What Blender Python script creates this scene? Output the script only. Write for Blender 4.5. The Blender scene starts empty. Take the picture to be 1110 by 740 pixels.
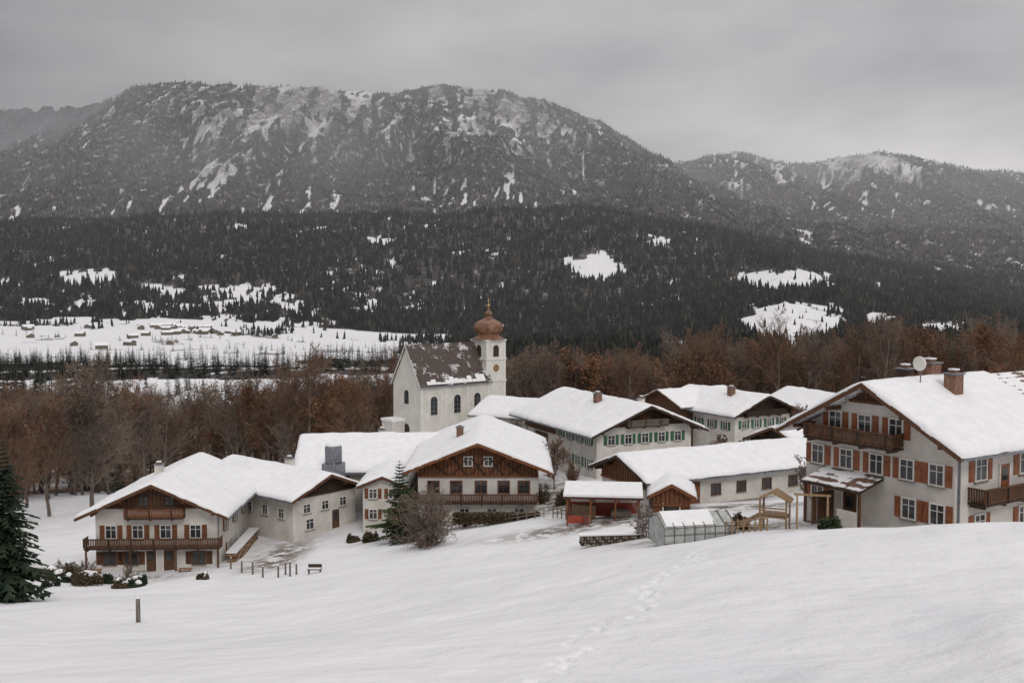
import bpy, math, random
import numpy as np
from mathutils import Vector, Matrix
random.seed(7); rng=np.random.default_rng(7)
F=1079.0; TH=math.atan(60/F); CT,ST=math.cos(TH),math.sin(TH)
def slope(py):
    Y=(np.asarray(py,float)-370)/F
    return -(ST+Y*CT)/(CT-Y*ST)
def P(px,py,d):
    Y=(py-370)/F; k=d/(CT-Y*ST)
    return ((px-555)/F*k, d, float(slope(py))*d)
def py_of(z,y):
    a=z/np.maximum(y,1)
    Y=(-a*CT-ST)/(CT-a*ST)
    return 370+Y*F
def sm(a,b,x):
    t=np.clip((x-a)/(b-a),0,1); return t*t*(3-2*t)
def vn(x,y,seed=0):
    xi=np.floor(x).astype(np.int64); yi=np.floor(y).astype(np.int64)
    fx=x-xi; fy=y-yi; fx=fx*fx*(3-2*fx); fy=fy*fy*(3-2*fy)
    def h(i,j):
        v=(i*374761393+j*668265263+seed*1446651)&0xffffffff
        v=((v^(v>>13))*1274126177)&0xffffffff
        return ((v^(v>>16))&0xffffffff)/4294967296.0
    return (h(xi,yi)*(1-fx)+h(xi+1,yi)*fx)*(1-fy)+(h(xi,yi+1)*(1-fx)+h(xi+1,yi+1)*fx)*fy
def fbm(x,y,seed=0,o=4):
    x=np.asarray(x,float);y=np.asarray(y,float)
    s=0;a=.5;n=0
    for i in range(o):
        s=s+a*vn(x*2**i+17.3*i,y*2**i-9.1*i,seed+i); n+=a; a*=.5
    return s/n
# ------------------------------------------------------------ terrain heights
ctrl=[(0,740,30),(300,740,28),(555,740,26),(800,740,24),(1110,740,21),(0,690,48),(300,680,48),(150,650,66),(300,630,84),(0,645,80),
(555,650,45),(555,620,60),(555,597,80),(430,606,86),(800,650,38),(800,582,60),(700,592,70),(1110,650,33),(1110,592,44),(1000,568,52),(1110,566,50),(880,571,56),
(800,576,72),(752,582,70),(50,600,110),(90,557,128),(0,602,105),(640,560,92)]
C=[P(*c) for c in ctrl]
C+=[(0,0,-4),(-40,0,-6),(40,0,-2.5),(0,-30,1),(-60,-30,0),(60,-30,3),
(-36,100,-28.9),(-36,112,-28.9),(-20,112,-27.8),(-4,108,-25.6),(-4,125,-25.6),(-17,124,-27),(17,128,-24.4),(10,145,-25),(38,150,-25.3),(31,163,-25.6),
(12,98,-21.9),(24,100,-21.6),(31,107,-21.6),(24.7,67,-16.4),(38,73,-15.6),(30,60,-15.6),(-14,158,-24.6),(-4,166,-24.8),(35,115,-22),(60,80,-14.5),(70,120,-17),
(-88,180,-38),(-50,180,-36),(-15,190,-30),(25,190,-28.5),(60,190,-26),(100,190,-23),(-90,100,-27),(-120,60,-20),(90,50,-8),(-160,180,-44),(170,180,-20),(-60,135,-30),(-70,110,-29)]
C=np.array(C)
def tps(r2): return np.where(r2>1e-9,r2*np.log(r2+1e-9)*.5,0)
n=len(C); A=np.zeros((n+3,n+3))
A[:n,:n]=tps((C[:,None,0]-C[None,:,0])**2+(C[:,None,1]-C[None,:,1])**2)+np.eye(n)*8
A[:n,n]=1;A[:n,n+1]=C[:,0];A[:n,n+2]=C[:,1];A[n:,:n]=A[:n,n:].T
W=np.linalg.solve(A,np.concatenate([C[:,2],[0,0,0]]))
def rbf(x,y):
    out=W[n]+W[n+1]*x+W[n+2]*y
    for i in range(n): out=out+W[i]*tps((x-C[i,0])**2+(y-C[i,1])**2)
    return out
PX=[-600,0,150,300,430,555,650,750,850,950,1110,1700]
RP=[-600,-200,0,60,100,140,180,240,300,370,430,480,520,560,600,640,680,700,730,760,800,850,950,1110,1700]
RV=[230,190,168,143,121,99,90,94,89,97,100,92,96,104,112,129,149,162,180,201,226,243,255,262,262]
R2P=[-600,0,600,700,740,770,800,850,880,920,950,980,1010,1050,1110,1300,1700]
R2V=[240,210,200,185,176,169,166,176,176,169,163,169,176,184,189,173,200]
R3P=[-600,0,60,120,200,600,1700]; R3V=[140,127,122,119,132,220,240]
RVm=[0.5*(v+236) if p<720 else v+10 for p,v in zip(RP,RV)]
TAB=[(150,PX,[560,545,535,525,505,490,480,470,462,455,447,437]),
(250,PX,[535,518,508,500,490,480,470,462,452,445,438,428]),
(400,PX,[500,480,475,470,460,450,445,440,430,425,415,400]),
(700,PX,[425,415,412,410,408,408,405,402,400,398,392,385]),
(1200,PX,[395,390,388,388,388,388,386,384,380,378,372,365]),
(1700,PX,[372,370,370,374,379,380,376,372,364,366,360,350]),
(2200,PX,[348,348,347,356,366,368,362,350,326,341,350,335]),
(2700,PX,[310,312,312,315,325,325,322,316,300,320,338,320]),
(3300,PX,[262,268,264,264,264,260,260,266,280,303,322,300]),
(3700,PX,[252,251,240,240,236,232,233,247,270,290,305,280]),
(4050,PX,[247,246,238,238,234,231,232,246,266,283,295,266]),
(4700,RP,RVm),(5400,RP,RV),(6100,R2P,[250,230,225,225,222,222,224,228,230,232,232,234,236,240,244,240,240]),
(7500,R2P,R2V),(9500,R3P,R3V),(11000,[-600,1700],[230,250])]
def far(x,y):
    px=555+F*x/np.maximum(y,1)
    D=np.log([t[0] for t in TAB])
    Z=np.stack([slope(np.interp(px,t[1],t[2]))*t[0] for t in TAB])
    ld=np.log(np.clip(y,150,10999)); k=np.clip(np.searchsorted(D,ld,side='right')-1,0,len(TAB)-2)
    d=np.exp(ld); d0=np.exp(D[k]);d1=np.exp(D[k+1]); f=(d-d0)/(d1-d0)
    i=np.arange(len(x)); return Z[k,i]*(1-f)+Z[k+1,i]*f
fp=[]
a0=np.array([P(585,740,26)[0:2],P(625,706,31)[0:2],P(700,676,40)[0:2],P(752,640,52)[0:2]])
L=np.concatenate([[0],np.cumsum(np.linalg.norm(np.diff(a0,axis=0),axis=1))])
s=0;k=0
while s<L[-1]:
    x=np.interp(s,L,a0[:,0]);y=np.interp(s,L,a0[:,1]); wv=.5*math.sin(s*.6)+.3*math.sin(s*1.7)
    fp.append((x+wv+(.17 if k%2 else -.17)+random.uniform(-.14,.14),y+random.uniform(-.2,.2),random.uniform(.5,1.3)))
    if random.random()<.35: fp.append((x+wv+random.uniform(-.6,.6),y+random.uniform(-.4,.4),random.uniform(.3,.8)))
    s+=random.uniform(.5,.95);k+=1
fp=np.array(fp)
def H(x,y):
    x=np.atleast_1d(np.asarray(x,float));y=np.atleast_1d(np.asarray(y,float))
    w=sm(175,245,y); z=np.zeros_like(x)
    m=w<1
    if m.any(): z[m]+=(1-w[m])*rbf(x[m],y[m])
    m=w>0
    if m.any():
        X=x[m];Y=y[m];f=far(X,Y)
        f+=sm(2300,2800,Y)*(1-sm(3900,4300,Y))*(fbm(X/260,Y/260,5)-.5)*70
        f+=sm(500,800,Y)*(1-sm(2000,2300,Y))*(fbm(X/160,Y/160,6)-.5)*9
        wx=X+(fbm(X/500,Y/500,11,3)-.5)*500
        rib=1-np.abs(2*fbm(wx/330,Y/1100,8,4)-1)
        fade=(1-.85*np.exp(-((Y-5400)/330)**2))*(1-.85*np.exp(-((Y-7500)/400)**2))
        f+=sm(3950,4500,Y)*(fade*((rib-.75)*340)+ (fbm(X/70,Y/110,9,3)-.5)*22)
        z[m]+=w[m]*f
    nr=1-sm(120,240,y)
    z+=nr*((fbm(x/9,y/9,3,3)-.5)*.8+(fbm(x/2.2,y/2.2,4,2)-.5)*.08)
    z+=np.exp(-((x-(11.5+.35*(y-21)))/1.6)**2)*sm(12,18,y)*(1-sm(26,34,y))*.5
    return z
def G(px,d):
    x=(px-555)/F*d*1.0; z=H(x,d)[0]; return x,d,float(z)
CLR=[(645,288,30,15),(862,350,58,26),(850,304,54,11),(1028,358,40,8),(955,346,26,6),(415,262,14,3),(262,247,12,3),(185,318,16,6),(95,300,36,7),(715,262,12,3),(735,376,30,6)]
def density(x,y,z):
    px=555+F*x/np.maximum(y,1); py=py_of(z,y)
    d=np.ones_like(x)
    n1=fbm(x/120,y/160,21); n2=fbm(x/28,y/40,23,3)
    v=(y<2250)
    big=fbm(x/150,y/110,29,3)
    dv=np.where(big+.35*(n2-.5)>np.where(px<470,.47,.30),.95,.05)
    edge=fbm(x/120,y/300,36,3)-.5
    fieldL=(px<450+edge*260)&(y>1050+edge*900)&(py>345+edge*14)
    line=(np.abs(fbm(x/300,y/160,38,2)-.5)<.012)&(n2>.4)
    dv=np.where(fieldL,np.where(line|(n1+.4*(n2-.5)>.68),.45,0),dv)
    dv=np.where((~fieldL)&(y>1050)&(px<=450),.9,dv)
    dv=np.where((px>450)&(y>1100)&(~fieldL),np.where(n1>.33,1,.4),dv)
    d=np.where(v,dv,d)
    lo=sm(0,1,(py-262)/70)*(1-sm(330,620,px))
    mixn=.45*n1+.55*n2
    d=np.where((~v)&(y<4000)&(mixn>.675-.145*lo),.15,d)
    wob=(fbm(x/55,y/80,33)-.5)*1.9+(n2-.5)*1.3
    e=np.zeros_like(x)
    for i,(cx,cy,rx,ry) in enumerate(CLR):
        q=((px-cx)/rx)**2+((py-cy)/ry)**2
        e=np.maximum(e,(q+wob*(.6 if i in(1,2) else 1.3)<1)&(q<2.4)&(y<4050)&(y>1000))
    d=np.where(e>0,np.where(n2>.68,.4,.015),d)
    alt=sm(230,120,py); wx=x+(fbm(x/300,y/300,41,3)-.5)*200
    st=.5*fbm(wx/42,y/480,42,4)+.5*fbm(x/20,y/52,45,3); st2=fbm(x/300,y/350,44,3)
    band=np.exp(-((px-440)/180)**2)+.7*np.exp(-((px-235)/110)**2)
    k=alt*np.clip(.1+.9*band,0,1.05)
    k=np.where(y>5500,1.0*sm(220,170,py)*np.exp(-((px-900)/180)**2),k)
    thr=.655-.15*k-.28*(st2-.5)
    d=np.where(y>4050,1-sm(thr-.04,thr+.06,st)*.96,d)
    return d
# ------------------------------------------------------------ materials
def mat(name):
    m=bpy.data.materials.new(name); m.use_nodes=True; return m,m.node_tree,m.node_tree.nodes['Principled BSDF']
def nd(nt,t,**k):
    n=nt.nodes.new(t)
    for a,b in k.items(): setattr(n,a,b)
    return n
def noise(nt,scale,detail=4,vec=None,rough=.55):
    n=nd(nt,'ShaderNodeTexNoise'); n.inputs['Scale'].default_value=scale; n.inputs['Detail'].default_value=detail; n.inputs['Roughness'].default_value=rough
    if vec: nt.links.new(vec,n.inputs['Vector'])
    return n.outputs['Fac']
def ramp(nt,fac,stops):
    r=nd(nt,'ShaderNodeValToRGB'); el=r.color_ramp.elements
    while len(el)<len(stops): el.new(.5)
    for e,(p,c) in zip(el,stops): e.position=p; e.color=(*c,1) if len(c)==3 else c
    nt.links.new(fac,r.inputs[0]); return r.outputs[0]
def mathn(nt,op,a,b=None,clamp=False):
    n=nd(nt,'ShaderNodeMath',operation=op); n.use_clamp=clamp
    for i,v in enumerate((a,b)):
        if v is None: continue
        if isinstance(v,(int,float)): n.inputs[i].default_value=v
        else: nt.links.new(v,n.inputs[i])
    return n.outputs[0]
def mrange(nt,v,a,b,c,d):
    n=nd(nt,'ShaderNodeMapRange'); nt.links.new(v,n.inputs[0])
    for i,q in enumerate((a,b,c,d)): n.inputs[i+1].default_value=q
    return n.outputs[0]
def mixc(nt,f,a,b):
    n=nd(nt,'ShaderNodeMix',data_type='RGBA')
    for s,v in ((n.inputs['Factor'],f),(n.inputs[6],a),(n.inputs[7],b)):
        if isinstance(v,(int,float)): s.default_value=v
        elif isinstance(v,tuple): s.default_value=(*v,1)
        else: nt.links.new(v,s)
    return n.outputs[2]
def bump(nt,bs,h,st,dist=.05):
    b=nd(nt,'ShaderNodeBump'); b.inputs['Strength'].default_value=st; b.inputs['Distance'].default_value=dist
    nt.links.new(h,b.inputs['Height']); nt.links.new(b.outputs[0],bs.inputs['Normal'])
def coords(nt,kind='Object',scale=(1,1,1)):
    t=nd(nt,'ShaderNodeTexCoord'); m=nd(nt,'ShaderNodeMapping'); m.inputs['Scale'].default_value=scale
    nt.links.new(t.outputs[kind],m.inputs[0]); return m.outputs[0]
def haze(m,nt,bs):  # aerial haze and summit mist painted onto surfaces as emission, by world position
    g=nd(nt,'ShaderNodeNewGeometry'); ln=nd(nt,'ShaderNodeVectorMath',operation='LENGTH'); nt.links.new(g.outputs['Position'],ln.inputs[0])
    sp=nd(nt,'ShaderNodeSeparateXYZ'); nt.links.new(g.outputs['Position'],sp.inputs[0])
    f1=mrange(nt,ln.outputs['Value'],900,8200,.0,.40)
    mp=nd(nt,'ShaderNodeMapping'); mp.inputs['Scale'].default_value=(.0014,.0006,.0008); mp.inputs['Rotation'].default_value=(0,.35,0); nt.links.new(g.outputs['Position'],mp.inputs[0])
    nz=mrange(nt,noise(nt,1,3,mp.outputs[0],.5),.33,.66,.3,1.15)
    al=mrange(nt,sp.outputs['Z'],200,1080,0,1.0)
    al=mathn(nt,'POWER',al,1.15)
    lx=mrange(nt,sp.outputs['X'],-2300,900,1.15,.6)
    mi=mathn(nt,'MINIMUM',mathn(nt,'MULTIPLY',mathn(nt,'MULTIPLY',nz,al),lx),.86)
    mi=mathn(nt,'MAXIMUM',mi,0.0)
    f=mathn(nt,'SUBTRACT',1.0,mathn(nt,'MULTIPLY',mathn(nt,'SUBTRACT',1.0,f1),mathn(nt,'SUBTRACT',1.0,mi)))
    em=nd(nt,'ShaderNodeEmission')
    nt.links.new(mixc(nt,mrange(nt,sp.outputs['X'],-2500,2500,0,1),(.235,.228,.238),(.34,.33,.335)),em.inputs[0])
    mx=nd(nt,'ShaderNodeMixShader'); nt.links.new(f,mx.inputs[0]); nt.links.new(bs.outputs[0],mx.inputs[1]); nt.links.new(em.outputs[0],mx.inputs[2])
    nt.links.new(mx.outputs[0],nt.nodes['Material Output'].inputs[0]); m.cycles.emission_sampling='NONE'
M={}
m,nt,b=mat('terrain_snow'); M['terrain']=m
g=nd(nt,'ShaderNodeNewGeometry'); pos=g.outputs['Position']
at=nd(nt,'ShaderNodeAttribute',attribute_name='forest')
n1=noise(nt,.03,4,pos,.65)
snow=ramp(nt,noise(nt,.12,2,pos),[(.3,(.73,.73,.745)),(.7,(.80,.795,.80))])
at2=nd(nt,'ShaderNodeAttribute',attribute_name='rock')
fd=ramp(nt,n1,[(.35,(.03,.028,.027)),(.58,(.06,.052,.048)),(.72,(.4,.4,.41))])
fm=ramp(nt,n1,[(.40,(.035,.033,.032)),(.56,(.075,.075,.075)),(.68,(.38,.38,.40))])
at4=nd(nt,'ShaderNodeAttribute',attribute_name='high')
floor=mixc(nt,at4.outputs['Fac'],fd,fm)
at5=nd(nt,'ShaderNodeAttribute',attribute_name='litter')
floor=mixc(nt,at5.outputs['Fac'],floor,ramp(nt,n1,[(.35,(.09,.055,.04)),(.6,(.16,.11,.08)),(.7,(.5,.48,.47))]))
f=mathn(nt,'ADD',at.outputs['Fac'],mathn(nt,'MULTIPLY',mathn(nt,'SUBTRACT',n1,.5),1.2))
f=mrange(nt,f,.3,.6,0,1)
rk=ramp(nt,noise(nt,.022,5,pos,.75),[(.40,(.5,.5,.52)),(.50,(.11,.10,.10)),(.7,(.06,.055,.055))])
sn2=mixc(nt,at2.outputs['Fac'],snow,rk)
col=mixc(nt,f,sn2,floor)
at3=nd(nt,'ShaderNodeAttribute',attribute_name='slush')
sn=noise(nt,.7,4,pos,.7)
sl=ramp(nt,sn,[(.38,(.5,.49,.48)),(.5,(.2,.165,.13)),(.68,(.09,.07,.05))])
fs=mathn(nt,'MULTIPLY',at3.outputs['Fac'],mrange(nt,sn,.36,.52,0,1))
col=mixc(nt,fs,col,sl)
nt.links.new(col,b.inputs['Base Color']); b.inputs['Roughness'].default_value=.75; b.inputs['Specular IOR Level'].default_value=.2
hh=mathn(nt,'ADD',noise(nt,.35,2,pos),mathn(nt,'MULTIPLY',noise(nt,4,3,pos),.14))
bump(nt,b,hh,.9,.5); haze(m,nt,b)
def simple(key,name,c1,c2,scale=(1,1,1),ns=3,rough=.8,bs=.3,bd=.02,spec=.3,hz=False,detail=3,lo=.35,hi=.65,kind='Object',mid=None):
    m,nt,b=mat(name); v=coords(nt,kind,scale); nf=noise(nt,ns,detail,v)
    nt.links.new(ramp(nt,nf,[(lo,c1),(hi,c2)] if mid is None else [(lo,c1),(.5*(lo+hi),mid),(hi,c2)]),b.inputs['Base Color']); b.inputs['Roughness'].default_value=rough; b.inputs['Specular IOR Level'].default_value=spec
    if bs: bump(nt,b,nf,bs,bd)
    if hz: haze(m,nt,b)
    M[key]=m; return m
simple('snow','roof_snow_mat',(.74,.74,.755),(.81,.805,.81),ns=1.2,bs=.5,bd=.15)
simple('plaster','white_plaster',(.48,.45,.41),(.64,.61,.565),ns=.6,bs=.1,detail=6)
simple('plaster2','cream_plaster',(.56,.54,.49),(.68,.66,.62),ns=.5,bs=.1,detail=6)
simple('wood','brown_wood',(.055,.027,.016),(.14,.066,.034),scale=(6,6,.8),ns=2)
simple('woodr','red_brown_wood',(.11,.042,.02),(.22,.088,.04),scale=(6,6,.8),ns=2)
simple('woodd','dark_wood',(.025,.017,.013),(.065,.04,.027),scale=(6,6,.8),ns=2)
simple('woodg','grey_wood',(.10,.085,.07),(.21,.18,.145),scale=(6,6,.8),ns=2)
simple('woodt','tan_wood',(.22,.14,.08),(.34,.23,.14),scale=(6,6,.8),ns=2)
simple('shutr','orange_shutter',(.19,.062,.028),(.28,.10,.042),ns=2,bs=0,rough=.5)
simple('shutg','green_shutter',(.03,.09,.05),(.05,.14,.08),ns=2,bs=0,rough=.5)
simple('frame','white_frame',(.62,.60,.56),(.72,.70,.66),ns=2,bs=0,rough=.5)
simple('glass','window_glass',(.012,.014,.017),(.07,.075,.08),ns=.5,bs=0,rough=.08,spec=.5)
simple('copper','onion_dome_copper',(.09,.045,.028),(.28,.135,.07),scale=(1,1,.5),ns=1.6,rough=.45,spec=.5,detail=6)
simple('gold','gilded_metal',(.5,.33,.1),(.6,.42,.15),rough=.35,bs=0)
simple('metal','grey_metal',(.12,.13,.15),(.2,.21,.23),rough=.4,bs=0)
simple('stone','stone',(.12,.10,.085),(.28,.25,.22),ns=2.5)
simple('brick','chimney_brick',(.14,.075,.05),(.25,.14,.1),ns=4)
simple('poly','greenhouse_pane',(.28,.30,.29),(.45,.47,.45),ns=2,rough=.25,bs=0)
simple('red','red_paint',(.25,.04,.03),(.35,.07,.04),bs=0,rough=.5)
simple('bark','bark',(.085,.068,.056),(.18,.148,.12),ns=.6,bs=0,detail=1)
simple('twig','twig_brown',(.125,.075,.052),(.235,.145,.10),ns=.12,bs=0,spec=.1,detail=1)
simple('twigg','twig_grey',(.13,.10,.082),(.24,.19,.15),ns=.12,bs=0,spec=.1,detail=1)
simple('leaf','dry_beech_leaf',(.14,.07,.04),(.23,.125,.072),ns=.3,bs=0,spec=.1,detail=1)
simple('needle','spruce_needle',(.012,.022,.014),(.035,.05,.028),ns=1.5,bs=0,spec=.15,detail=2)
simple('needle2','pine_needle',(.025,.042,.02),(.065,.08,.036),ns=1.2,bs=0,spec=.15,detail=2)
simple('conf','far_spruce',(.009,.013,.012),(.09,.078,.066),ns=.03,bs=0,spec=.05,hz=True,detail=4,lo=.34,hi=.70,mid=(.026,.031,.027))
simple('hedge','hedge_leaf',(.04,.03,.018),(.10,.075,.045),ns=2,bs=0,spec=.1,detail=2)
def patch(key,name,base1,base2,thr):
    m,nt,b=mat(name); v=coords(nt); w=nd(nt,'ShaderNodeTexWave'); w.inputs['Scale'].default_value=1.3; w.inputs['Distortion'].default_value=1; w.bands_direction='Z'; nt.links.new(v,w.inputs[0])
    nf=noise(nt,.45,6,v,.65); base=ramp(nt,noise(nt,3,4,v),[(.3,base1),(.7,base2)])
    k=mathn(nt,'ADD',nf,mathn(nt,'MULTIPLY',w.outputs['Fac'],.12)); f=mrange(nt,k,thr,thr+.03,0,1)
    nt.links.new(mixc(nt,f,base,(.78,.78,.79)),b.inputs['Base Color']); b.inputs['Roughness'].default_value=.7; bump(nt,b,k,.6,.08); M[key]=m
patch('tilep','church_tile_patchy',(.045,.034,.030),(.095,.068,.056),.645)
patch('tileq','snowy_tile_patchy',(.10,.055,.04),(.17,.1,.075),.5)
# ------------------------------------------------------------ mesh helpers
def obj(name,V,Fc,mt,parent=None,smooth=False,recalc=True,loc=None):
    me=bpy.data.meshes.new(name); me.from_pydata([tuple(v) for v in V],[],Fc)
    me.materials.append(M[mt] if isinstance(mt,str) else mt)
    if recalc:
        import bmesh
        bm=bmesh.new(); bm.from_mesh(me); bmesh.ops.recalc_face_normals(bm,faces=bm.faces); bm.to_mesh(me); bm.free()
    if smooth: me.polygons.foreach_set('use_smooth',[True]*len(me.polygons))
    o=bpy.data.objects.new(name,me); bpy.context.collection.objects.link(o)
    if parent: o.parent=parent
    if loc: o.location=loc
    return o
def bigmesh(name,V,Fa,mats,matidx=None,smooth=False,link=True):
    V=np.asarray(V,np.float32);Fa=np.asarray(Fa,np.int32);k=Fa.shape[1]
    me=bpy.data.meshes.new(name); me.vertices.add(len(V)); me.vertices.foreach_set('co',V.ravel())
    me.loops.add(Fa.size); me.loops.foreach_set('vertex_index',Fa.ravel()); me.polygons.add(len(Fa)); me.polygons.foreach_set('loop_start',np.arange(0,Fa.size,k,dtype=np.int32))
    me.polygons.foreach_set('loop_total',np.full(len(Fa),k,np.int32))
    for q in mats: me.materials.append(M[q])
    if matidx is not None: me.polygons.foreach_set('material_index',np.asarray(matidx,np.int32))
    me.polygons.foreach_set('use_smooth',np.full(len(Fa),smooth)); me.update(calc_edges=True)
    o=bpy.data.objects.new(name,me)
    if link: bpy.context.collection.objects.link(o)
    return o
class B:
    def __init__(s,name,loc,yaw=0):
        s.name=name;s.loc=loc;s.yaw=yaw;s.p={}
    def add(s,part,mt,V,Fc,smooth=False):
        d=s.p.setdefault((part,mt),[[],[],smooth]); o=len(d[0]); d[0]+=[tuple(v) for v in V]; d[1]+=[[i+o for i in f] for f in Fc]
    def box(s,part,mt,c,sz,rot=(0,0,0)):
        R=Matrix.Rotation(rot[2],3,'Z')@Matrix.Rotation(rot[1],3,'Y')@Matrix.Rotation(rot[0],3,'X')
        V=[Vector(c)+R@Vector((x*sz[0]/2,y*sz[1]/2,z*sz[2]/2)) for x in(-1,1) for y in(-1,1) for z in(-1,1)]
        s.add(part,mt,V,[[0,1,3,2],[4,6,7,5],[0,4,5,1],[2,3,7,6],[0,2,6,4],[1,5,7,3]])
    def beam(s,part,mt,a,b,w):
        a=Vector(a);b=Vector(b);d=(b-a); q=d.to_track_quat('Z','Y').to_matrix(); c=(a+b)/2
        V=[c+q@Vector((x*w/2,y*w/2,z*d.length/2)) for x in(-1,1) for y in(-1,1) for z in(-1,1)]
        s.add(part,mt,V,[[0,1,3,2],[4,6,7,5],[0,4,5,1],[2,3,7,6],[0,2,6,4],[1,5,7,3]])
    def extr(s,part,mt,poly,y0,y1,axis='y'):
        k=len(poly)
        if axis=='y': V=[(p[0],y0,p[1]) for p in poly]+[(p[0],y1,p[1]) for p in poly]
        else: V=[(y0,p[0],p[1]) for p in poly]+[(y1,p[0],p[1]) for p in poly]
        s.add(part,mt,V,[list(range(k)),list(range(2*k-1,k-1,-1))]+[[i,(i+1)%k,k+(i+1)%k,k+i] for i in range(k)])
    def lathe(s,part,mt,prof,c,n=16,smooth=True):
        V=[];Fc=[]
        for r,z in prof:
            for i in range(n):
                a=2*math.pi*i/n; V.append((c[0]+r*math.cos(a),c[1]+r*math.sin(a),c[2]+z))
        for j in range(len(prof)-1):
            for i in range(n): Fc.append([j*n+i,j*n+(i+1)%n,(j+1)*n+(i+1)%n,(j+1)*n+i])
        Fc.append(list(range(n))[::-1]); Fc.append([ (len(prof)-1)*n+i for i in range(n)])
        s.add(part,mt,V,Fc,smooth)
    def finish(s):
        e=bpy.data.objects.new(s.name,None); bpy.context.collection.objects.link(e); e.location=s.loc; e.rotation_euler=(0,0,-math.radians(s.yaw)); e.empty_display_size=.5
        for (part,mt),(V,Fc,sm_) in s.p.items(): obj(part,V,Fc,mt,e,sm_)
        return e
class House(B):
    def __init__(s,name,loc,yaw,W,L,rh,pitch,ovs=1.2,ovf=1.4,wall='plaster',roof='woodd',snow=.3,base=2.0,snowrange=None,verge='wood'):
        B.__init__(s,name,loc,yaw); s.W=W;s.L=L;s.rh=rh;s.t=math.tan(math.radians(pitch)); t=s.t
        s.eh=rh-.24-t*W/2
        s.extr('walls',wall,[(-W/2,-base),(W/2,-base),(W/2,s.eh),(0,rh-.24),(-W/2,s.eh)],0,L)
        h=W/2+ovs
        prof=lambda z0,th,hh:[(-hh,z0-t*hh),(0,z0),(hh,z0-t*hh),(hh,z0-t*hh-th),(0,z0-th),(-hh,z0-t*hh-th)]
        s.extr('roof',roof,prof(rh,.2,h),-ovf,L+ovf)
        s.extr('bargeboard',verge,prof(rh+.06,.34,h+.03),-ovf-.07,-ovf-.004)
        s.extr('bargeboard',verge,prof(rh+.06,.34,h+.03),L+ovf+.004,L+ovf+.07)
        for sx in(-1,1): s.box('gutter','metal',(sx*(h+.1),L/2,rh-t*h-.15),(.14,L+2*ovf,.12))
        for c in(-W/2+.15,-W/4,0,W/4,W/2-.15):
            if ovf>.6: s.box('purlins',verge,(c,-ovf/2,rh-.2-t*abs(c)-.2),(.18,ovf-.1,.24))
        k=int(L/1.0)
        if ovs>.6:
            for i in range(k):
                for sx in(-1,1):
                    c0=W/2;c1=h-.05
                    s.beam('rafters',verge,(sx*c0,.5+i*1.0,rh-.28-t*c0),(sx*c1,.5+i*1.0,rh-.28-t*c1),.12)
        s.h=h;s.ovf=ovf
        if snow: 
            y0,y1=snowrange or (-ovf,L+ovf); s.snow(y0,y1,snow)
    def snow(s,y0,y1,th,c0=None,c1=None):
        h=s.h+.06; ny=int((y1-y0)/.45)+2; C0=-h if c0 is None else c0;C1=h if c1 is None else c1; nx=int((C1-C0)/.4)+2
        X,Y=np.meshgrid(np.linspace(C0,C1,nx),np.linspace(y0-.05,y1+.05,ny))
        sd=len(s.name)
        e=np.minimum(np.minimum(X-C0,C1-X),np.minimum(Y-y0+.05,y1+.05-Y))
        zb=s.rh-s.t*np.sqrt(X**2+.12)+s.t*.2
        Z=zb+th*(.35+.65*np.sqrt(np.clip(e/.55,0,1)))+(fbm(X/1.5+sd,Y/1.5+s.loc[0],sd,3)-.5)*.22
        X2=X+np.where(e<.01,(fbm(X*1.1+3,Y*1.1,sd+3,2)-.5)*.14,0); Y2=Y+np.where(e<.01,(fbm(X+9,Y*1.3,sd+5,2)-.5)*.12,0)
        V=np.stack([X2,Y2,Z],-1).reshape(-1,3).tolist(); Fc=[[j*nx+i,j*nx+i+1,(j+1)*nx+i+1,(j+1)*nx+i] for j in range(ny-1) for i in range(nx-1)]
        per=[i for i in range(nx)]+[j*nx+nx-1 for j in range(1,ny)]+[(ny-1)*nx+i for i in range(nx-2,-1,-1)]+[j*nx for j in range(ny-2,0,-1)]
        o=len(V)
        for p in per:
            v=V[p]; V.append((v[0],v[1],s.rh-s.t*abs(v[0])-.0+.003))
        m_=len(per)
        for i in range(m_): Fc.append([per[i],o+i,o+(i+1)%m_,per[(i+1)%m_]])
        s.add('roof_snow','snow',V,Fc,True)
    def on(s,part,mt,face,u,v,off,su,sv,th):
        d=off+th/2
        if face=='F': s.box(part,mt,(u,-d,v),(su,th,sv))
        elif face=='K': s.box(part,mt,(u,s.L+d,v),(su,th,sv))
        elif face=='R': s.box(part,mt,(s.W/2+d,u,v),(th,su,sv))
        else: s.box(part,mt,(-s.W/2-d,u,v),(th,su,sv))
    def win(s,face,u,v,w=.95,h=1.2,sh='shutr',fr='frame',off=0):
        s.on('window_glass','glass',face,u,v,off+.002,w,h,.03)
        for sg in(-1,1):
            s.on('window_frames',fr,face,u+sg*(w/2+.05),v,off+.001,.1,h+.2,.1)
            s.on('window_frames',fr,face,u,v+sg*(h/2+.05),off+.0015,w-.002,.1,.09)
        s.on('window_frames',fr,face,u,v,off+.034,.06,h-.002,.03)
        s.on('window_frames',fr,face,u,v+h*.18,off+.066,w-.004,.045,.02)
        s.on('window_sills','stone',face,u,v-h/2-.14,off+.003,w+.3,.07,.17)
        if sh:
            for sg in(-1,1):
                s.on('shutters',sh,face,u+sg*(w*.75+.14),v,off+.004,w/2,h+.12,.05)
                s.on('shutters',sh,face,u+sg*(w*.75+.14),v,off+.056,w/2-.16,h*.4,.02)
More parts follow.
